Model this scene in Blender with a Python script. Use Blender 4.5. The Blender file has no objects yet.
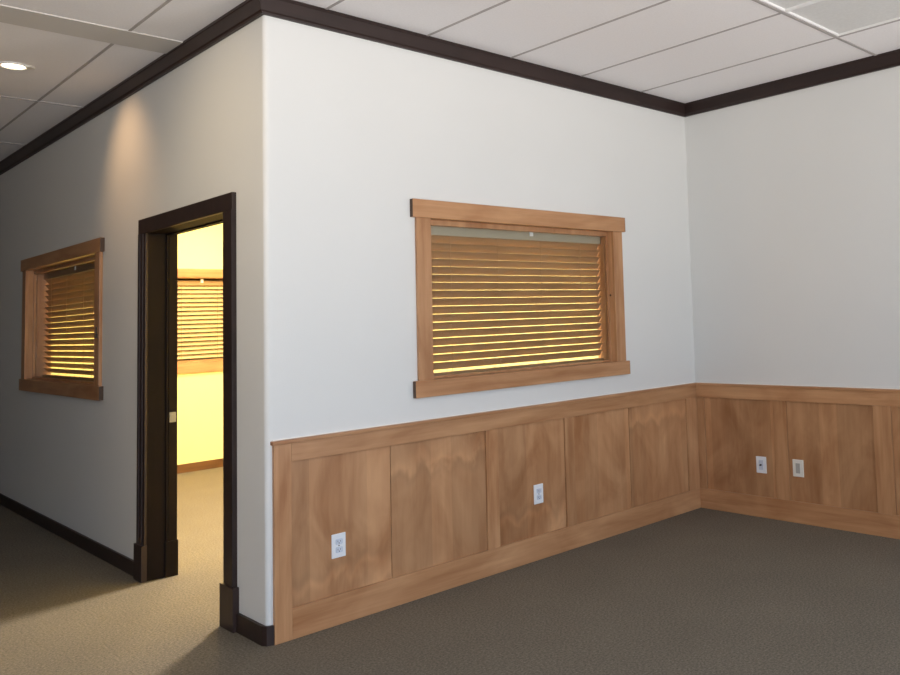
import bpy, bmesh, math
from mathutils import Vector, Matrix
PI = math.pi
scene = bpy.context.scene
col = scene.collection

# ------------------------------------------------------------------ measures (metres)
L = 3.202            # inner corner, outer corner is the origin
T = 0.16             # partition thickness
ZC = 3.045           # ceiling
HC = 2.949           # underside of the crown moulding
D = 5.45             # far wall of the office
XW, YS, YN = -4.6, -4.75, 10.0     # west wall, south wall, north end

# ------------------------------------------------------------------ helpers
def add_box(bm, lo, hi, bev=0.0):
    lo = Vector(lo); hi = Vector(hi)
    r = bmesh.ops.create_cube(bm, size=1.0)
    vs = r['verts']
    c = (lo + hi) / 2; s = hi - lo
    for v in vs:
        v.co = Vector((v.co.x * s.x + c.x, v.co.y * s.y + c.y, v.co.z * s.z + c.z))
    if bev > 0:
        es = set(e for v in vs for e in v.link_edges)
        bmesh.ops.bevel(bm, geom=list(es), offset=bev, segments=2, affect='EDGES', profile=0.6)

def add_prism(bm, pts, z0, z1):
    """pts: polygon in xy, counter clockwise"""
    lo = [bm.verts.new((x, y, z0)) for x, y in pts]
    hi = [bm.verts.new((x, y, z1)) for x, y in pts]
    n = len(pts)
    bm.faces.new(list(reversed(lo))); bm.faces.new(hi)
    for i in range(n):
        bm.faces.new((lo[i], lo[(i + 1) % n], hi[(i + 1) % n], hi[i]))

def add_cyl(bm, c, r, depth, axis='Z', seg=24, r2=None):
    m = Matrix.Translation(Vector(c))
    if axis == 'X': m = m @ Matrix.Rotation(PI / 2, 4, 'Y')
    if axis == 'Y': m = m @ Matrix.Rotation(PI / 2, 4, 'X')
    bmesh.ops.create_cone(bm, cap_ends=True, segments=seg, radius1=r, radius2=r if r2 is None else r2, depth=depth, matrix=m)

def obj(name, bm, mat, parent=None, smooth=False):
    bmesh.ops.recalc_face_normals(bm, faces=bm.faces)
    me = bpy.data.meshes.new(name)
    bm.to_mesh(me); bm.free()
    if smooth:
        for p in me.polygons: p.use_smooth = True
    me.materials.append(mat)
    o = bpy.data.objects.new(name, me); col.objects.link(o)
    if parent: o.parent = parent
    return o

def box_obj(name, lo, hi, mat, parent=None, bev=0.0):
    bm = bmesh.new(); add_box(bm, lo, hi, bev)
    return obj(name, bm, mat, parent)

def empty(name, loc, rz=0.0):
    o = bpy.data.objects.new(name, None); col.objects.link(o)
    o.location = loc; o.rotation_euler = (0, 0, rz); o.empty_display_size = 0.1
    return o

def tag(o, label=None, cat=None, group=None, kind=None):
    if label: o['label'] = label
    if cat: o['category'] = cat
    if group: o['group'] = group
    if kind: o['kind'] = kind
    return o

def lathe(bm, prof, seg=32):
    """prof: list of (r, z) from the outside to the inside, about the z axis"""
    rings = []
    for r, z in prof:
        rings.append([bm.verts.new((r * math.cos(2 * PI * k / seg), r * math.sin(2 * PI * k / seg), z)) for k in range(seg)])
    for a, b in zip(rings, rings[1:]):
        for k in range(seg):
            bm.faces.new((a[k], a[(k + 1) % seg], b[(k + 1) % seg], b[k]))

# ------------------------------------------------------------------ materials
def new_mat(name):
    m = bpy.data.materials.new(name); m.use_nodes = True
    nt = m.node_tree
    return m, nt, nt.nodes['Principled BSDF']

def N(nt, t, **kw):
    n = nt.nodes.new(t)
    for k, v in kw.items(): setattr(n, k, v)
    return n

def math_node(nt, op, a, b=None, c=None):
    n = N(nt, 'ShaderNodeMath', operation=op)
    for i, s in enumerate((a, b, c)):
        if s is None: continue
        if isinstance(s, (int, float)): n.inputs[i].default_value = s
        else: nt.links.new(s, n.inputs[i])
    return n.outputs[0]

def noise(nt, vec, scale, detail=4.0, rough=0.55, dist=0.0):
    n = N(nt, 'ShaderNodeTexNoise')
    n.inputs['Scale'].default_value = scale; n.inputs['Detail'].default_value = detail
    n.inputs['Roughness'].default_value = rough; n.inputs['Distortion'].default_value = dist
    nt.links.new(vec, n.inputs['Vector'])
    return n.outputs[0]

def ramp(nt, fac, stops):
    n = N(nt, 'ShaderNodeValToRGB')
    el = n.color_ramp.elements
    el[0].position, el[0].color = stops[0][0], (*stops[0][1], 1)
    el[1].position, el[1].color = stops[-1][0], (*stops[-1][1], 1)
    for p, c in stops[1:-1]:
        e = el.new(p); e.color = (*c, 1)
    nt.links.new(fac, n.inputs[0])
    return n.outputs[0]

def hsv_value(nt, colour, val):
    n = N(nt, 'ShaderNodeHueSaturation')
    nt.links.new(colour, n.inputs['Color']); nt.links.new(val, n.inputs['Value'])
    return n.outputs[0]

def bump(nt, bsdf, h, strength, dist=0.001):
    b = N(nt, 'ShaderNodeBump')
    b.inputs['Strength'].default_value = strength; b.inputs['Distance'].default_value = dist
    nt.links.new(h, b.inputs['Height']); nt.links.new(b.outputs[0], bsdf.inputs['Normal'])

def plain(name, rgb, rough=0.5, metallic=0.0, spec=0.5, var=0.0, scale=20):
    m, nt, b = new_mat(name)
    b.inputs['Roughness'].default_value = rough; b.inputs['Metallic'].default_value = metallic
    b.inputs['Specular IOR Level'].default_value = spec
    tc = N(nt, 'ShaderNodeTexCoord').outputs['Object']
    f = noise(nt, tc, scale, 3)
    lo = tuple(c * (1 - var) for c in rgb); hi = tuple(min(1, c * (1 + var)) for c in rgb)
    nt.links.new(ramp(nt, f, [(0.3, lo), (0.7, hi)]), b.inputs['Base Color'])
    return m

def paint(name, rgb, peel=0.15):
    m, nt, b = new_mat(name)
    b.inputs['Roughness'].default_value = 0.62; b.inputs['Specular IOR Level'].default_value = 0.3
    tc = N(nt, 'ShaderNodeTexCoord').outputs['Object']
    f = noise(nt, tc, 1.3, 2)
    lo = tuple(c * 0.985 for c in rgb)
    nt.links.new(ramp(nt, f, [(0.35, lo), (0.65, rgb)]), b.inputs['Base Color'])
    bump(nt, b, noise(nt, tc, 120, 3), peel, 0.002)
    return m

def wood(name, dark, light, axis, strips=0.0, flame=None, rough=0.36, spec=0.4, seed=0.0):
    """grain runs along axis; strips: width of veneer leaves; flame: (height, direction) of the pointed figure"""
    m, nt, b = new_mat(name)
    b.inputs['Roughness'].default_value = rough
    b.inputs['Specular IOR Level'].default_value = spec
    tc = N(nt, 'ShaderNodeTexCoord').outputs['Object']
    info = N(nt, 'ShaderNodeObjectInfo').outputs['Random']
    off = math_node(nt, 'MULTIPLY_ADD', info, 37.0, seed)
    cmb = N(nt, 'ShaderNodeCombineXYZ')
    for i in range(3): nt.links.new(off, cmb.inputs[i])
    add = N(nt, 'ShaderNodeVectorMath', operation='ADD')
    nt.links.new(tc, add.inputs[0]); nt.links.new(cmb.outputs[0], add.inputs[1])
    base = add.outputs[0]
    mp = N(nt, 'ShaderNodeMapping')
    sc = [(9.0 if strips else 16.0)] * 3; sc['XYZ'.index(axis)] = 0.9
    mp.inputs['Scale'].default_value = sc
    nt.links.new(base, mp.inputs['Vector'])
    g = noise(nt, mp.outputs[0], 1.6, 7, 0.6, 0.5)
    mp2 = N(nt, 'ShaderNodeMapping')
    sc2 = [(4.5 if strips else 5.0)] * 3; sc2['XYZ'.index(axis)] = 2.2 if strips else 1.7
    mp2.inputs['Scale'].default_value = sc2
    nt.links.new(base, mp2.inputs['Vector'])
    bl = noise(nt, mp2.outputs[0], 1.0, 3, 0.55, 0.9)
    fine = N(nt, 'ShaderNodeMapping')
    sc3 = [220.0, 220.0, 220.0]; sc3['XYZ'.index(axis)] = 5.0
    fine.inputs['Scale'].default_value = sc3
    nt.links.new(base, fine.inputs['Vector'])
    fg = noise(nt, fine.outputs[0], 1.0, 2)
    f = math_node(nt, 'MULTIPLY_ADD', bl, 0.66 if strips else 0.55, math_node(nt, 'MULTIPLY', g, 0.34 if strips else 0.45))
    mid = tuple((a + c) / 2 for a, c in zip(dark, light))
    colr = ramp(nt, f, [(0.33, dark), (0.5, mid), (0.68, light)])
    val = math_node(nt, 'MULTIPLY_ADD', info, 0.16, 0.92)
    val = math_node(nt, 'ADD', val, math_node(nt, 'MULTIPLY_ADD', fg, 0.10, -0.05))
    if strips:
        sx = N(nt, 'ShaderNodeSeparateXYZ'); nt.links.new(tc, sx.inputs[0])
        x = sx.outputs['X']; z = sx.outputs['Z']
        cell = math_node(nt, 'FLOOR', math_node(nt, 'DIVIDE', math_node(nt, 'ADD', x, off), strips))
        wn = N(nt, 'ShaderNodeTexWhiteNoise', noise_dimensions='1D'); nt.links.new(cell, wn.inputs['W'])
        val = math_node(nt, 'ADD', val, math_node(nt, 'MULTIPLY_ADD', wn.outputs['Value'], 0.26, -0.13))
        if flame:
            zf, sgn = flame
            pp = math_node(nt, 'PINGPONG', math_node(nt, 'ADD', x, off), strips / 2)
            t = math_node(nt, 'SUBTRACT', math_node(nt, 'MULTIPLY_ADD', pp, 0.75 * sgn, z), zf)
            t = math_node(nt, 'ADD', t, math_node(nt, 'MULTIPLY_ADD', bl, 0.30, -0.15))
            q = math_node(nt, 'DIVIDE', t, 0.030)
            band = math_node(nt, 'POWER', 2.718, math_node(nt, 'MULTIPLY', math_node(nt, 'MULTIPLY', q, q), -1.0))
            val = math_node(nt, 'ADD', val, math_node(nt, 'MULTIPLY', band, 0.15))
            q2 = math_node(nt, 'DIVIDE', math_node(nt, 'SUBTRACT', t, 0.05 * sgn), 0.03)
            band2 = math_node(nt, 'POWER', 2.718, math_node(nt, 'MULTIPLY', math_node(nt, 'MULTIPLY', q2, q2), -1.0))
            val = math_node(nt, 'ADD', val, math_node(nt, 'MULTIPLY', band2, -0.09))
    colr = hsv_value(nt, colr, val)
    nt.links.new(colr, b.inputs['Base Color'])
    bump(nt, b, fg, 0.08, 0.0005)
    return m

WD, WL = (0.330, 0.146, 0.060), (0.570, 0.320, 0.162)
M = {}
M['wood_x'] = wood('alder_grain_along', WD, WL, 'X')
M['wood_z'] = wood('alder_grain_up', WD, WL, 'Z')
M['panel'] = wood('veneer_panel', WD, WL, 'Z', strips=0.13)
M['panel_top'] = wood('veneer_panel_pointed_top', WD, WL, 'Z', strips=0.13, flame=(0.70, -1))
M['panel_low'] = wood('veneer_panel_pointed_foot', WD, WL, 'Z', strips=0.15, flame=(0.26, 1))
M['slat'] = wood('stained_slat', (0.29, 0.165, 0.075), (0.42, 0.25, 0.12), 'X', rough=0.42)
M['slat_lit'] = wood('lamplit_slat', (0.52, 0.37, 0.20), (0.66, 0.49, 0.28), 'X', rough=0.4)  # same wood as the other slats, lamplight put into a paler colour
M['headrail'] = plain('headrail_enamel', (0.42, 0.365, 0.27), 0.5, var=0.03)
M['dark'] = wood('dark_stained_wood', (0.018, 0.0095, 0.0080), (0.034, 0.018, 0.015), 'Z', rough=0.5)
M['jamb'] = wood('dark_jamb_shaded', (0.0055, 0.0034, 0.0030), (0.011, 0.0062, 0.0055), 'Z', rough=0.6, spec=0.12)  # same stained wood as the casing, doorway shade put into a deeper colour
M['dark_x'] = wood('dark_stained_wood_along', (0.018, 0.0095, 0.0080), (0.034, 0.018, 0.015), 'X', rough=0.45)
M['dark_y'] = wood('dark_stained_wood_hall', (0.018, 0.0095, 0.0080), (0.034, 0.018, 0.015), 'Y', rough=0.45)
M['base_office'] = wood('office_baseboard_wood', (0.10, 0.045, 0.018), (0.17, 0.08, 0.035), 'X')
M['paint'] = paint('white_wall_paint', (0.72, 0.725, 0.71))
M['paint_office'] = paint('cream_office_paint', (0.90, 0.83, 0.42))
M['paint_low_bounce'] = paint('low_bounce_brown', (0.24, 0.20, 0.165))  # dark colour given to the unseen walls to cut their bounced light
M['end_cap'] = plain('dark_end_cap', (0.075, 0.040, 0.022), 0.6, var=0.2, scale=80)  # darker caps on the header and sill board ends
M['caulk'] = plain('white_caulk', (0.85, 0.83, 0.78), 0.5)
M['plastic'] = plain('white_plastic', (0.82, 0.83, 0.85), 0.3)
M['ivory'] = plain('ivory_plastic', (0.78, 0.75, 0.68), 0.35)
M['slot'] = plain('dark_slot', (0.02, 0.02, 0.02), 0.6)
M['face'] = plain('grey_plastic', (0.62, 0.66, 0.74), 0.35)
M['metal'] = plain('satin_nickel', (0.26, 0.25, 0.235), 0.5, metallic=0.4)
M['bronze'] = plain('dark_bronze', (0.05, 0.035, 0.025), 0.4, metallic=0.6)
M['white_metal'] = plain('white_enamel', (0.80, 0.79, 0.78), 0.4)
M['lens'] = plain('acrylic_lens', (0.70, 0.70, 0.69), 0.35, var=0.04, scale=60)
M['cord'] = plain('tan_cord', (0.34, 0.22, 0.11), 0.8)
M['grid'] = plain('ceiling_grid_enamel', (0.42, 0.39, 0.38), 0.6)

def ceiling_mat():
    m, nt, b = new_mat('ceiling_tile')
    b.inputs['Roughness'].default_value = 0.9; b.inputs['Specular IOR Level'].default_value = 0.1
    tc = N(nt, 'ShaderNodeTexCoord').outputs['Object']
    f = noise(nt, tc, 90, 4, 0.7)
    nt.links.new(ramp(nt, f, [(0.3, (0.85, 0.83, 0.835)), (0.7, (0.91, 0.89, 0.895))]), b.inputs['Base Color'])
    bump(nt, b, f, 0.15, 0.002)
    return m
M['ceiling'] = ceiling_mat()
M['band'] = plain('ceiling_band_paint', (0.62, 0.59, 0.555), 0.8)

def carpet_mat():
    m, nt, b = new_mat('loop_carpet')
    b.inputs['Roughness'].default_value = 0.95; b.inputs['Specular IOR Level'].default_value = 0.1
    tc = N(nt, 'ShaderNodeTexCoord').outputs['Object']
    f = noise(nt, tc, 95, 5, 0.75)
    big = noise(nt, tc, 2.2, 3)
    c = ramp(nt, f, [(0.32, (0.090, 0.077, 0.058)), (0.5, (0.162, 0.141, 0.110)), (0.68, (0.255, 0.224, 0.180))])
    c = hsv_value(nt, c, math_node(nt, 'MULTIPLY_ADD', big, 0.22, 0.89))
    nt.links.new(c, b.inputs['Base Color'])
    bump(nt, b, f, 0.55, 0.006)
    return m
M['carpet'] = carpet_mat()

def glass_mat():
    m = bpy.data.materials.new('window_glass'); m.use_nodes = True
    nt = m.node_tree; nt.nodes.remove(nt.nodes['Principled BSDF'])
    out = nt.nodes['Material Output']
    tr = N(nt, 'ShaderNodeBsdfTransparent'); tr.inputs[0].default_value = (0.96, 0.97, 0.96, 1)
    gl = N(nt, 'ShaderNodeBsdfGlossy'); gl.inputs['Roughness'].default_value = 0.02
    lw = N(nt, 'ShaderNodeLayerWeight')
    fr = math_node(nt, 'MULTIPLY_ADD', math_node(nt, 'POWER', lw.outputs['Facing'], 5.0), 0.5, 0.02)
    mx = N(nt, 'ShaderNodeMixShader')
    nt.links.new(fr, mx.inputs[0]); nt.links.new(tr.outputs[0], mx.inputs[1]); nt.links.new(gl.outputs[0], mx.inputs[2])
    nt.links.new(mx.outputs[0], out.inputs[0])
    return m
M['glass'] = glass_mat()

def emit_mat(name, rgb, s):
    m, nt, b = new_mat(name)
    b.inputs['Base Color'].default_value = (0.9, 0.85, 0.75, 1)
    b.inputs['Emission Color'].default_value = (*rgb, 1); b.inputs['Emission Strength'].default_value = s
    return m
M['lamp'] = emit_mat('lit_lamp_face', (1.0, 0.80, 0.52), 9.0)

# ------------------------------------------------------------------ shell
def struct(o, label=None, cat=None):
    return tag(o, label, cat, kind='structure')

def wall_holes(bm, x0, x1, y0, y1, z0, z1, holes, along):
    """solid wall with rectangular openings; along 'X' or 'Y'; holes = (a0, a1, z0, z1)"""
    a0, a1 = (x0, x1) if along == 'X' else (y0, y1)
    def put(p, q, zz0, zz1):
        if q - p < 1e-4 or zz1 - zz0 < 1e-4: return
        if along == 'X': add_box(bm, (p, y0, zz0), (q, y1, zz1))
        else: add_box(bm, (x0, p, zz0), (x1, q, zz1))
    cur = a0
    for h0, h1, hz0, hz1 in sorted(holes):
        put(cur, h0, z0, z1)
        put(h0, h1, z0, hz0); put(h0, h1, hz1, z1)
        cur = h1
    put(cur, a1, z0, z1)

# windows: centre along wall, half opening, sill underside, sill top, head, header top
WA = dict(c=1.62, half=0.722, zs0=1.043, zs1=1.134, zh=2.020, zt=2.120, casing=0.090, over=0.027)
WB = dict(c=3.505, half=0.935, zs0=1.014, zs1=1.108, zh=1.998, zt=2.092, casing=0.108, over=0.035)
WC = dict(c=1.70, half=0.75, zs0=1.016, zs1=1.120, zh=2.010, zt=2.104, casing=0.090, over=0.027)
J = 0.02
def hole(w): return (w['c'] - w['half'] - J, w['c'] + w['half'] + J, w['zs1'] - J, w['zh'] + J)
DY0, DY1, DZ = 0.455, 1.592, 2.042       # door opening

box = box_obj('floor', (XW - 0.2, YS - 0.2, -0.1), (L + 0.2, YN + 0.2, 0.0), M['carpet'])
struct(box, 'grey tan speckled carpet floor of the room and hall', 'floor')

# ceiling with a recess for the two light panels
TX0, TX1, TX2, TY0, TY1 = 1.487, 2.072, 2.655, -3.20, -1.622
bm = bmesh.new()
add_box(bm, (XW - 0.2, TY1, ZC), (L + 0.2, YN + 0.2, ZC + 0.12))
add_box(bm, (XW - 0.2, YS - 0.2, ZC), (L + 0.2, TY0, ZC + 0.12))
add_box(bm, (XW - 0.2, TY0, ZC), (TX0, TY1, ZC + 0.12))
add_box(bm, (TX2, TY0, ZC), (L + 0.2, TY1, ZC + 0.12))
ceil = struct(obj('ceiling', bm, M['ceiling']), 'white tiled suspended ceiling above the room and hall', 'ceiling')
GX = 0.592
bm = bmesh.new()
g = 0.007; gz = ZC - 0.0035
xs = [1.4800 + GX * k for k in range(-11, 3)]
for x in xs:
    if x > L - 0.1: continue
    if x > 0.1:
        if abs(x - 2.072) < 0.02:
            add_box(bm, (x - g, TY1, gz), (x + g, -0.03, ZC + 0.01)); add_box(bm, (x - g, YS, gz), (x + g, TY0, ZC + 0.01))
        else:
            add_box(bm, (x - g, YS, gz), (x + g, -0.03, ZC + 0.01))
    else:
        add_box(bm, (x - g, YS, gz), (x + g, 0.935, ZC + 0.01)); add_box(bm, (x - g, 1.20, gz), (x + g, YN, ZC + 0.01))
g = 0.010
for y in (-1.610, -3.212):
    add_box(bm, (XW, y - g, gz - 0.0015), (L - 0.03, y + g, ZC + 0.01))
for y in (2.808, 4.41, 6.01, 7.61):
    add_box(bm, (XW, y - 0.006, gz - 0.0015), (-0.03, y + 0.006, ZC + 0.01))
obj('grid', bm, M['grid'], ceil)

# wall facing the camera
bm = bmesh.new()
wall_holes(bm, T, L, 0.0, T, 0.0, ZC, [hole(WA)], 'X')
struct(obj('wall_back', bm, M['paint']), 'white painted wall with the wide wood-framed window above panelling', 'wall')
# wall to the hall, rounded outer corner
bm = bmesh.new()
wall_holes(bm, 0.0, T, T, YN, 0.0, ZC, [(DY0 - J, DY1 + J, -0.001, DZ + J), hole(WB)], 'Y')
r = 0.026
arc = [(r - r * math.cos(a), r - r * math.sin(a)) for a in [PI / 2 * k / 8 for k in range(9)]]
add_prism(bm, arc + [(T, 0.0), (T, T), (0.0, T)], 0.0, ZC)
struct(obj('wall_left', bm, M['paint']), 'white painted hall wall with dark door opening and window', 'wall')
struct(box_obj('wall_right', (L, YS, 0), (L + 0.16, YN, ZC), M['paint']), 'plain grey white wall at the right of the room', 'wall')
# office: cream paint skins on its side of the partitions, far wall
bm = bmesh.new()
wall_holes(bm, T, L, D, D + 0.14, 0, ZC, [hole(WC)], 'X')
struct(obj('wall_office', bm, M['paint_office']), 'cream yellow far wall of the lit office seen through the doorway', 'wall')
bm = bmesh.new()
sk = 0.006
wall_holes(bm, T, L - sk, T, T + sk, 0, ZC, [hole(WA)], 'X')
wall_holes(bm, T, T + sk, T + sk, D, 0, ZC, [(DY0 - J, DY1 + J, -0.001, DZ + J), hole(WB)], 'Y')
add_box(bm, (L - sk, T, 0), (L, D, ZC))
struct(obj('wall_office_sides', bm, M['paint_office']), 'cream paint on the inner faces of the office', 'wall')
# unseen rest of the hall: west, north, south with openings invented for the daylight
struct(box_obj('wall_west', (XW - 0.15, YS, 0), (XW, YN, ZC), M['paint_low_bounce']), 'brown wall at the far side of the hall', 'wall')
struct(box_obj('wall_north', (XW, YN, 0), (L + 0.16, YN + 0.15, ZC), M['paint_low_bounce']), 'brown wall at the end of the hall', 'wall')
bm = bmesh.new()
SW = [(-3.15, -1.30, 0.25, 2.80), (1.60, 2.15, 0.25, 2.80)]  # unseen openings; the narrow right one added to brighten the window wall
wall_holes(bm, XW, L + 0.16, YS - 0.15, YS, 0, ZC, SW, 'X')
struct(obj('wall_south', bm, M['paint_low_bounce']), 'brown wall with invented daylight openings behind the camera', 'wall')

# ------------------------------------------------------------------ crown moulding (mitred)
CP = [(0.0, HC), (0.016, HC), (0.018, HC + 0.010), (0.024, HC + 0.016), (0.033, ZC - 0.018), (0.036, ZC - 0.014), (0.036, ZC), (0.0, ZC)]
def crown(name, p, q, n, m0, m1, mat):
    """profile swept from p to q; n outward normal; m0/m1 = how far the end slides per metre of projection"""
    p = Vector(p); q = Vector(q); n = Vector(n); d = (q - p).normalized()
    bm = bmesh.new(); A = []; B = []
    for o, z in CP:
        a = p + n * o + d * (o * m0); b = q + n * o + d * (o * m1)
        A.append(bm.verts.new((a.x, a.y, z))); B.append(bm.verts.new((b.x, b.y, z)))
    k = len(CP)
    for i in range(k): bm.faces.new((A[i], A[(i + 1) % k], B[(i + 1) % k], B[i]))
    bm.faces.new(A); bm.faces.new(list(reversed(B)))
    return struct(obj(name, bm, mat))
tag(crown('trim_1', (0, YN), (0, 0), (-1, 0), 0, 1, M['dark_y']), 'dark brown crown moulding along the hall wall', 'moulding')
tag(crown('trim_2', (0, 0), (L, 0), (0, -1), -1, -1, M['dark_x']), 'dark brown crown moulding above the wide window', 'moulding')
tag(crown('trim_3', (L, 0), (L, YS), (-1, 0), 1, 0, M['dark_y']), 'dark brown crown moulding along the right wall', 'moulding')
tag(struct(box_obj('trim_4', (XW, 0.935, ZC - 0.006), (-0.034, 1.200, ZC), M['band'], bev=0.001)), 'wide flat grey band crossing the hall ceiling', 'ceiling band')

# ------------------------------------------------------------------ dark baseboard along the hall
BH = 0.088
def base_seg(name, y0, y1, label):
    bm = bmesh.new()
    add_box(bm, (-0.014, y0, 0), (0.0, y1, BH), 0.002)
    return tag(struct(obj(name, bm, M['dark_y'])), label, 'baseboard')
base_seg('baseboard_hall', 1.7215, YN, 'dark brown baseboard along the hall wall beyond the door')
bm = bmesh.new()
ro = r + 0.014
outer = [(r - ro * math.cos(a), r - ro * math.sin(a)) for a in [PI / 2 * k / 2 for k in range(3)]]
inner = [(r - r * math.cos(a), r - r * math.sin(a)) for a in [PI / 2 * k / 8 for k in range(8, -1, -1)]]
add_prism(bm, [(-0.014, 0.3015)] + outer + inner + [(0.0, 0.3015)], 0, BH)
tag(struct(obj('baseboard_corner', bm, M['dark'])), 'short dark baseboard wrapping the outer corner beside the door', 'baseboard')
bm = bmesh.new(); add_box(bm, (T + sk, D - 0.014, 0), (L - sk, D, 0.088), 0.002)
tag(struct(obj('baseboard_office', bm, M['base_office'])), 'brown wood baseboard at the far wall of the office', 'baseboard')

# ------------------------------------------------------------------ door opening
door = struct(empty('door_1', (0, (DY0 + DY1) / 2, 0)), 'dark stained door frame with open doorway into the lit office', 'door frame')
oy = -(DY0 + DY1) / 2
def dbox(name, lo, hi, mat=M['dark'], bev=0.002):
    return box_obj(name, (lo[0], lo[1] + oy, lo[2]), (hi[0], hi[1] + oy, hi[2]), mat, door, bev)
CY0, CY1, CZ = 0.322, 1.695, 2.130
def casing_prof(name, y_in, y_out):
    s = 1 if y_out > y_in else -1
    bm = bmesh.new()
    def st(a, b, d):
        ya, yb = sorted((y_in + s * a, y_in + s * b))
        add_box(bm, (-d, ya + oy, 0.0), (0.0, yb + oy, DZ), 0.002)
    w = abs(y_out - y_in)
    st(0.0, 0.035, 0.014); st(0.035, w - 0.03, 0.019); st(w - 0.03, w, 0.024)
    return obj(name, bm, M['dark'], door)
casing_prof('casing', DY1, CY1); casing_prof('casing', DY0, CY0)
dbox('head_casing', (-0.022, CY0, DZ), (0.0, CY1, CZ))
for a, b in ((DY1 - 0.006, CY1 + 0.026), (CY0 - 0.020, DY0 + 0.006)):
    dbox('plinth_block', (-0.030, a, 0), (0.0, b, 0.207))
bm = bmesh.new()
for a, b in ((DY1, DY1 + J), (DY0 - J, DY0)):
    add_box(bm, (0.0, a + oy, 0), (T, b + oy, DZ + J))
add_box(bm, (0.0, DY0 + oy, DZ), (T, DY1 + oy, DZ + J))
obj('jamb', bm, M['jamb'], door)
bm = bmesh.new()
for a, b in ((DY1 - 0.013, DY1), (DY0, DY0 + 0.013)):
    add_box(bm, (0.098, a + oy, 0), (0.108, b + oy, DZ), 0.001)
    add_box(bm, (0.112, a + 0.004 * (1 if a > 1 else 0) + oy, 0), (T, b - 0.004 * (0 if a > 1 else 1) + oy, DZ), 0.001)
add_box(bm, (0.098, DY0 + 0.013 + oy, DZ - 0.009), (0.125, DY1 - 0.013 + oy, DZ), 0.001)
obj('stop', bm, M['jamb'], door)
for a, b in ((DY1 - 0.017, DY1), (DY0, DY0 + 0.017)):
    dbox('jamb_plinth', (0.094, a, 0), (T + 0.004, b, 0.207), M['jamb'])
bm = bmesh.new()
add_box(bm, (0.116, DY1 - 0.0115 + oy, 0.905), (0.152, DY1 - 0.0085 + oy, 0.965), 0.001)
add_cyl(bm, (0.134, DY1 - 0.012 + oy, 0.935), 0.018, 0.008, 'Y')
obj('strike_plate', bm, M['metal'], door)

# ------------------------------------------------------------------ windows and blinds
def make_window(n, w, loc, rz, label, depth=T):
    root = struct(empty('window_%d' % n, loc, rz), label, 'window')
    h, c, ov = w['half'], w['casing'], w['over']
    zs0, zs1, zh, zt = w['zs0'], w['zs1'], w['zh'], w['zt']
    def b(name, lo, hi, mat, bev=0.0025): return box_obj(name, lo, hi, mat, root, bev)
    b('header', (-h - c - ov, -0.027, zh), (h + c + ov, 0.0, zt), M['wood_x'])
    b('sill_board', (-h - c - ov, -0.027, zs0), (h + c + ov, 0.0, zs1), M['wood_x'])
    b('casing', (-h - c, -0.020, zs1), (-h, 0.0, zh), M['wood_z'])
    b('casing', (h, -0.020, zs1), (h + c, 0.0, zh), M['wood_z'])
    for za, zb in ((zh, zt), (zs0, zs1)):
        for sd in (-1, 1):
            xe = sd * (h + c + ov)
            b('end_cap', (min(xe, xe + sd * 0.0015), -0.0265, za + 0.001), (max(xe, xe + sd * 0.0015), -0.0005, zb - 0.001), M['end_cap'], 0)
    bm = bmesh.new()
    add_box(bm, (-h - J, 0, zs1 - J), (-h, depth, zh + J)); add_box(bm, (h, 0, zs1 - J), (h + J, depth, zh + J))
    obj('side_jamb', bm, M['wood_z'], root)
    bm = bmesh.new()
    add_box(bm, (-h, 0, zh), (h, depth, zh + J)); add_box(bm, (-h, 0, zs1 - J), (h, depth, zs1))
    obj('head_jamb', bm, M['wood_x'], root)
    bm = bmesh.new(); s = 0.013
    for y0, y1 in ((0.034, 0.050), (0.056, 0.072)):
        add_box(bm, (-h, y0, zs1), (-h + s, y1, zh), 0.0015); add_box(bm, (h - s, y0, zs1), (h, y1, zh), 0.0015)
        add_box(bm, (-h + s, y0, zh - 0.030), (h - s, y1, zh), 0.0015); add_box(bm, (-h + s, y0, zs1), (h - s, y1, zs1 + s), 0.0015)
    obj('glass_stop', bm, M['wood_z'], root)
    b('pane', (-h + 0.001, 0.0505, zs1 + 0.001), (h - 0.001, 0.0555, zh - 0.001), M['glass'], 0)
    return root

def slat_mesh(bm, x0, x1, yc, zc, tilt):
    """curved slat, 50 mm deep; tilt > 0 raises the edge towards -y"""
    dpt, th, crown_h = 0.050, 0.0028, 0.0022
    ks = [-1, -0.5, 0, 0.5, 1]
    ct, stt = math.cos(tilt), math.sin(tilt)
    loop = []
    for k in ks: loop.append((k * dpt / 2, crown_h * (1 - k * k) + th / 2))
    for k in reversed(ks): loop.append((k * dpt / 2, crown_h * (1 - k * k) - th / 2))
    pts = [(yc + a * ct + d * stt, zc - a * stt + d * ct) for a, d in loop]
    A = [bm.verts.new((x0, y, z)) for y, z in pts]; B = [bm.verts.new((x1, y, z)) for y, z in pts]
    n = len(pts)
    for i in range(n): bm.faces.new((A[i], A[(i + 1) % n], B[(i + 1) % n], B[i]))
    bm.faces.new(list(reversed(A))); bm.faces.new(B)

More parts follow.
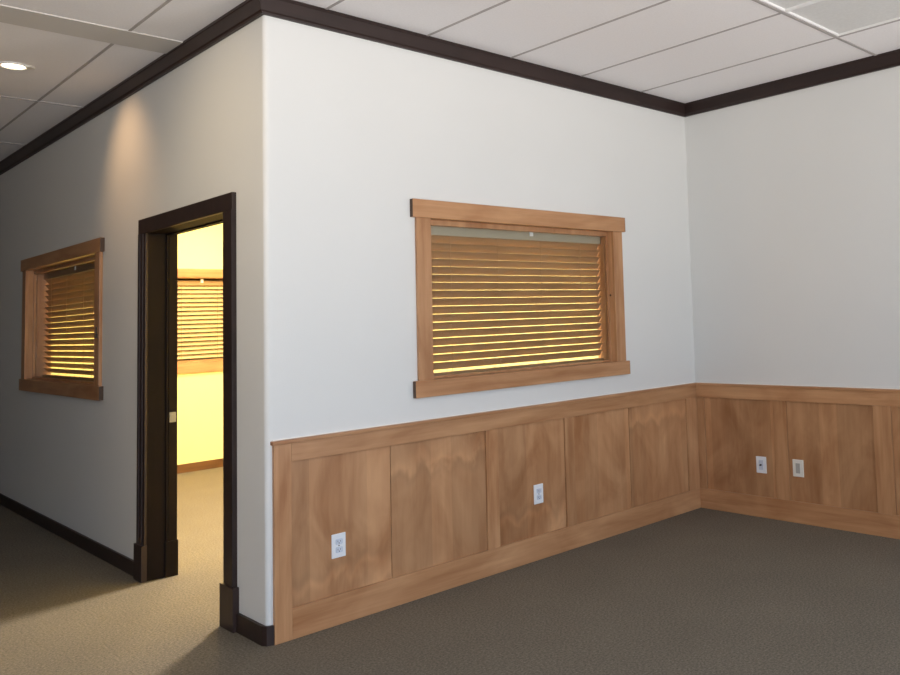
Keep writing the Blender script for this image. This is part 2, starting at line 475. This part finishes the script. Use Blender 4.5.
def make_blind(w, loc, rz, label, tilts, yc, clip_u, mat=None, rail=None):
    mat = mat or M['slat']; rail = rail or M['headrail']
    root = tag(empty('window_blind', (loc[0], loc[1], 0), rz), label, 'window blind', 'wooden slat blinds in the framed windows')
    h = w['half'] - 0.004
    z1 = w['zh'] - 0.006
    box_obj('headrail', (-h, yc - 0.026, z1 - 0.072), (h, yc + 0.026, z1), rail, root, 0.002)
    bm = bmesh.new()
    zt = z1 - 0.072 - 0.018; zb = w['zs1'] + 0.062
    n = 17; p = (zt - zb) / (n - 1)
    for k in range(n):
        f = k / (n - 1)
        slat_mesh(bm, -h, h, yc, zb + p * k, tilts[0] * (1 - f) + tilts[1] * f)
    obj('slats', bm, mat, root)
    box_obj('bottom_rail', (-h, yc - 0.024, w['zs1'] + 0.006), (h, yc + 0.024, w['zs1'] + 0.026), M['slat'], root, 0.003)
    for u in (-h * 0.72, -h * 0.24, h * 0.24, h * 0.72):
        bm = bmesh.new()
        for dy in (-0.0275, 0.0275):
            add_box(bm, (u - 0.0012, yc + dy - 0.0008, w['zs1'] + 0.02), (u + 0.0012, yc + dy + 0.0008, z1 - 0.07))
        obj('ladder_cord', bm, M['cord'], root)
    bm = bmesh.new()
    add_box(bm, (clip_u - 0.014, yc - 0.033, z1 - 0.046), (clip_u + 0.014, yc - 0.026, z1 - 0.004), 0.002)
    tag(obj('valance_clip', bm, M['plastic'], root), 'white clip')
    return root

R90 = -PI / 2
w1 = make_window(1, WA, (WA['c'], 0, 0), 0, 'wide wood-framed interior window in the wall above the panelling')
w2 = make_window(2, WB, (0, WB['c'], 0), R90, 'wood-framed interior window in the hall wall left of the door')
w3 = make_window(3, WC, (WC['c'], D, 0), 0, 'wood-framed window on the lit office wall seen through the doorway', 0.14)
make_blind(WA, (WA['c'], 0), 0, 'brown wooden slat blind nearly closed inside the wide window', (math.radians(53), math.radians(55.5)), 0.126, 0.095)
make_blind(WB, (0, WB['c']), R90, 'brown wooden slat blind half open in the hall window left of the door', (math.radians(47), math.radians(55)), 0.126, 0.0, None, M['slat'])
make_blind(WC, (WC['c'], D), 0, 'lamplit tan slat blind in the office window seen through the doorway', (math.radians(-48), math.radians(-48)), 0.06, 0.02, M['slat_lit'], M['slat'])
# small hardware
bm = bmesh.new(); yk = WB['c'] - 2.492
add_box(bm, (yk - 0.009, -0.034, 1.425), (yk + 0.009, -0.020, 1.452), 0.002)
add_box(bm, (yk - 0.018, -0.026, 1.43), (yk - 0.012, -0.020, 1.50), 0.001)
tag(obj('latch', bm, M['bronze'], w2), 'small dark latch')
bm = bmesh.new(); add_cyl(bm, (WA['half'] - 0.001, 0.022, 1.585), 0.007, 0.004, 'X')
tag(obj('screw', bm, M['bronze'], w1), 'dark screw head')

# ------------------------------------------------------------------ panelling (wainscot)
ZR, ZB, ZCAP0, ZCAP = 0.815, 0.143, 0.902, 0.920
def wainscot(n, loc, rz, x0, x1, stiles, panels, label, cap0, cap1):
    root = struct(empty('trim_%d' % n, loc, rz), label, 'wood panelling')
    def b(name, lo, hi, mat, bev=0.002): return box_obj(name, lo, hi, mat, root, bev)
    th = 0.021
    full = [s for s in stiles if s[2]]
    lx = max([s[1] for s in full if s[0] <= x0 + 0.01] + [x0])
    b('top_rail', (lx, -th, ZR), (x1, 0, ZCAP0), M['wood_x'])
    b('base_rail', (lx, -th, 0), (x1, 0, ZB), M['wood_x'])
    b('cap', (cap0, -0.029, ZCAP0), (cap1, 0, ZCAP), M['wood_x'], 0.003)
    for s0, s1, f in stiles:
        b('stile', (s0, -th, 0.0 if f else ZB), (s1, 0, ZCAP0 if f else ZR), M['wood_z'], 0.0025)
    for p0, p1, mk in panels:
        b('panel', (p0 + 0.002, -0.011, ZB), (p1 - 0.002, 0, ZR), M[mk], 0.0025)
    bm = bmesh.new()
    add_box(bm, (cap0 + 0.01, -0.006, ZCAP), (cap1, 0, ZCAP + 0.006), 0.002)
    obj('caulk_bead', bm, M['caulk'], root)
    return root
wainscot(5, (0, 0, 0), 0, 0.027, L - 0.021,
         [(0.027, 0.109, True), (1.237, 1.322, False), (1.847, 1.924, False), (3.060, L - 0.021, False)],
         [(0.109, 0.632, 'panel_low'), (0.632, 1.237, 'panel_top'), (1.322, 1.847, 'panel_low'), (1.924, 2.444, 'panel'), (2.444, 3.060, 'panel_top')],
         'alder wood panelling below the wide window', 0.018, L - 0.029)
wainscot(6, (L, 0, 0), R90, 0.0, 2.95,
         [(0.0, 0.085, False), (0.692, 0.798, False), (1.443, 1.564, False), (2.30, 2.40, False)],
         [(0.085, 0.692, 'panel'), (0.798, 1.443, 'panel'), (1.564, 2.30, 'panel'), (2.40, 2.95, 'panel')],
         'alder wood panelling along the right wall', 0.0, 2.95)

# ------------------------------------------------------------------ wall plates
PW, PH = 0.036, 0.0575
def plate(name, loc, rz, label, cat, group, pmat, PW=PW):
    root = tag(empty(name, loc, rz), label, cat, group)
    y = -0.011
    box_obj('cover_plate', (-PW, y - 0.006, -PH), (PW, y, PH), pmat, root, 0.003)
    return root, y - 0.006
def duplex(loc, label):
    root, y = plate('power_outlet', loc, 0, label, 'wall outlet', 'power outlets on the panelling below the wide window', M['plastic'])
    for s in (-1, 1):
        bm = bmesh.new()
        add_box(bm, (-0.0165, y - 0.003, s * 0.0195 - 0.0135), (0.0165, y, s * 0.0195 + 0.0135), 0.0045)
        k = obj('receptacle', bm, M['face'], root)
        bm = bmesh.new()
        for u, hh in ((-0.0065, 0.0045), (0.0065, 0.0035)):
            add_box(bm, (u - 0.001, y - 0.0034, s * 0.0195 + 0.002 - hh), (u + 0.001, y - 0.002, s * 0.0195 + 0.002 + hh))
        add_cyl(bm, (0, y - 0.0027, s * 0.0195 - 0.007), 0.0024, 0.0014, 'Y', 12)
        obj('slot', bm, M['slot'], k)
    bm = bmesh.new(); add_cyl(bm, (0, y - 0.0008, 0), 0.0035, 0.002, 'Y', 16)
    obj('screw', bm, M['metal'], root)
duplex((0.342, 0, 0.375), 'white duplex power outlet on the first panel nearest the outer corner')
duplex((1.622, 0, 0.387), 'white duplex power outlet on the middle panel directly below the wide window')
root, y = plate('cable_jack', (L, -0.572, 0.363), R90, 'white cable jack plate with round centre, left of the two on the right wall', 'wall plate', None, M['plastic'], 0.042)
bm = bmesh.new(); add_box(bm, (-0.018, y - 0.002, -0.034), (0.018, y, 0.034), 0.003); obj('insert', bm, M['face'], root)
bm = bmesh.new(); add_cyl(bm, (0, y - 0.006, 0), 0.0062, 0.010, 'Y', 6); add_cyl(bm, (0, y - 0.013, 0), 0.0045, 0.008, 'Y', 16)
tag(obj('connector', bm, M['bronze'], root), 'dark connector')
root, y = plate('wall_outlet', (L, -0.871, 0.367), R90, 'ivory outlet plate with grey rectangular insert, beside a stile on the right wall', 'wall plate', None, M['ivory'], 0.042)
bm = bmesh.new(); add_box(bm, (-0.0165, y - 0.003, -0.0335), (0.0165, y, 0.0335), 0.002)
ins = tag(obj('insert', bm, plain('grey_insert', (0.42, 0.41, 0.38), 0.4), root), 'grey insert')
for s in (-1, 1):
    bm = bmesh.new(); add_cyl(bm, (0, y - 0.0008 + 0.003, s * 0.0485), 0.003, 0.002, 'Y', 12)
    obj('screw', bm, M['metal'], root)

# ------------------------------------------------------------------ ceiling fixtures
def troffer(x0, x1, y0, y1, label):
    cx, cy = (x0 + x1) / 2, (y0 + y1) / 2
    root = tag(empty('ceiling_light', (cx, cy, ZC)), label, 'ceiling light', 'unlit light panels in the ceiling grid')
    a, b = (x1 - x0) / 2 - 0.004, (y1 - y0) / 2 - 0.004
    f = 0.006
    bm = bmesh.new()
    z0, z1 = -0.003, 0.034
    for lo, hi in (((-a, -b), (-a + f, b)), ((a - f, -b), (a, b)), ((-a + f, -b), (a - f, -b + f)), ((-a + f, b - f), (a - f, b))):
        add_box(bm, (lo[0], lo[1], z0), (hi[0], hi[1], z1), 0.0015)
    obj('frame', bm, M['white_metal'], root)
    bm = bmesh.new()
    add_box(bm, (-a + f, -b + f, 0.010), (a - f, b - f, 0.018))
    obj('lens', bm, M['lens'], root)
    box_obj('housing', (-a + f, -b + f, 0.019), (a - f, b - f, 0.10), M['white_metal'], root)
troffer(TX1, TX2, TY0, TY1, 'unlit grey light panel in the ceiling nearest the right wall')
troffer(TX0, TX1, TY0, TY1, 'unlit darker light panel cut by the top edge, farther from the right wall')

LX, LY = -0.585, 2.005
root = tag(empty('recessed_downlight', (LX, LY, ZC)), 'lit round recessed downlight in the hall ceiling', 'ceiling light')
bm = bmesh.new(); lathe(bm, [(0.082, 0.0), (0.082, -0.006), (0.076, -0.010), (0.062, -0.008), (0.058, -0.002), (0.058, 0.0)])
obj('trim_ring', bm, M['white_metal'], root, True)
bm = bmesh.new(); lathe(bm, [(0.0575, -0.002), (0.045, -0.005), (0.02, -0.007), (0.001, -0.0075)])
bm2 = bmesh.new(); add_box(bm2, (0.070, -0.022, -0.016), (0.106, 0.022, -0.004), 0.004)
for v in bm2.verts: v.co = Matrix.Rotation(math.radians(-40), 3, 'Z') @ v.co
tag(obj('tilt_tab', bm2, M['ivory'], root), 'small tan tab')
obj('lamp_face', bm, M['lamp'], root, True)

# ------------------------------------------------------------------ light
w = bpy.data.worlds.new('sky'); scene.world = w; w.use_nodes = True
bg = w.node_tree.nodes['Background']
wt = w.node_tree
sep = N(wt, 'ShaderNodeSeparateXYZ'); wt.links.new(N(wt, 'ShaderNodeTexCoord').outputs['Generated'], sep.inputs[0])
# pale sky above; brighter ground added below the horizon to lift the ceiling
wt.links.new(ramp(wt, math_node(wt, 'MULTIPLY_ADD', sep.outputs['Z'], 0.5, 0.5), [(0.34, (1.0, 0.97, 0.955)), (0.44, (0.66, 0.65, 0.64)), (0.49, (0.50, 0.50, 0.505)), (0.51, (0.39, 0.44, 0.50)), (0.58, (0.31, 0.385, 0.49))]), bg.inputs['Color'])
bg.inputs['Strength'].default_value = 21.5

def area(name, loc, rot, sx, sy, power, colour, portal=False, shape='RECTANGLE', spread=PI):
    d = bpy.data.lights.new(name, 'AREA'); d.shape = shape; d.size = sx; d.size_y = sy
    d.energy = power; d.color = colour; d.spread = spread
    if portal: d.cycles.is_portal = True
    o = bpy.data.objects.new(name, d); col.objects.link(o); o.location = loc; o.rotation_euler = rot
    return o
for a0, a1, z0, z1 in SW:
    area('daylight_portal', ((a0 + a1) / 2, YS - 0.10, (z0 + z1) / 2), (PI / 2, 0, 0), a1 - a0, z1 - z0, 1, (1, 1, 1), portal=True)
area('office_light', (1.40, 1.76, ZC - 0.03), (0, 0, 0), 0.30, 0.30, 205, (1.0, 0.86, 0.69), shape='DISK')
area('office_light', (1.60, 4.10, ZC - 0.03), (0, 0, 0), 0.30, 0.30, 105, (1.0, 0.75, 0.45), shape='DISK')  # second source added to brighten the back wall, no fitting seen
d = bpy.data.lights.new('downlight', 'SPOT'); d.energy = 20; d.color = (1.0, 0.60, 0.30); d.spot_size = math.radians(86); d.spot_blend = 1.0; d.shadow_soft_size = 0.05
o = bpy.data.objects.new('downlight', d); col.objects.link(o); o.location = (LX, LY, ZC - 0.03)
o.rotation_euler = (Vector((0.0, LY - 0.05, 2.45)) - o.location).to_track_quat('-Z', 'Y').to_euler()
d = bpy.data.lights.new('hall_fill_spot', 'SPOT'); d.energy = 58; d.color = (1.0, 0.76, 0.45); d.spot_size = math.radians(88); d.spot_blend = 1.0; d.shadow_soft_size = 0.08  # warm spot added out of view to brighten the hall wall near its corner
o = bpy.data.objects.new('hall_fill_spot', d); col.objects.link(o); o.location = (-1.55, 0.25, ZC - 0.03)
o.rotation_euler = (Vector((0.0, 0.45, 1.95)) - o.location).to_track_quat('-Z', 'Y').to_euler()

# ------------------------------------------------------------------ camera
cam_d = bpy.data.cameras.new('camera'); cam = bpy.data.objects.new('camera', cam_d); col.objects.link(cam)
cx, cy, cz, yaw, pitch, roll, F, sx, sy = (-1.70932, -3.92299, 1.44306, 0.72284, 0.06928, -0.03748, 826.239, 200.0, -80.2676)
f = Vector((math.cos(yaw) * math.cos(pitch), math.sin(yaw) * math.cos(pitch), math.sin(pitch)))
rr = Vector((math.sin(yaw), -math.cos(yaw), 0)); uu = rr.cross(f)
r2 = rr * math.cos(roll) + uu * math.sin(roll); u2 = -rr * math.sin(roll) + uu * math.cos(roll)
mw = Matrix((( r2.x, u2.x, -f.x, cx), (r2.y, u2.y, -f.y, cy), (r2.z, u2.z, -f.z, cz), (0, 0, 0, 1)))
cam.matrix_world = mw
cam_d.sensor_width = 36; cam_d.sensor_fit = 'HORIZONTAL'; cam_d.lens = F * 36 / 900
cam_d.shift_x = -sx / 900; cam_d.shift_y = sy / 900; cam_d.clip_start = 0.05
scene.camera = cam

vs = scene.view_settings
vs.view_transform = 'Standard'; vs.look = 'None'; vs.gamma = 1.0; vs.exposure = 0.0; vs.use_curve_mapping = False
scene.cycles.use_denoising = True
scene.cycles.diffuse_bounces = 6
scene.cycles.sample_clamp_indirect = 8
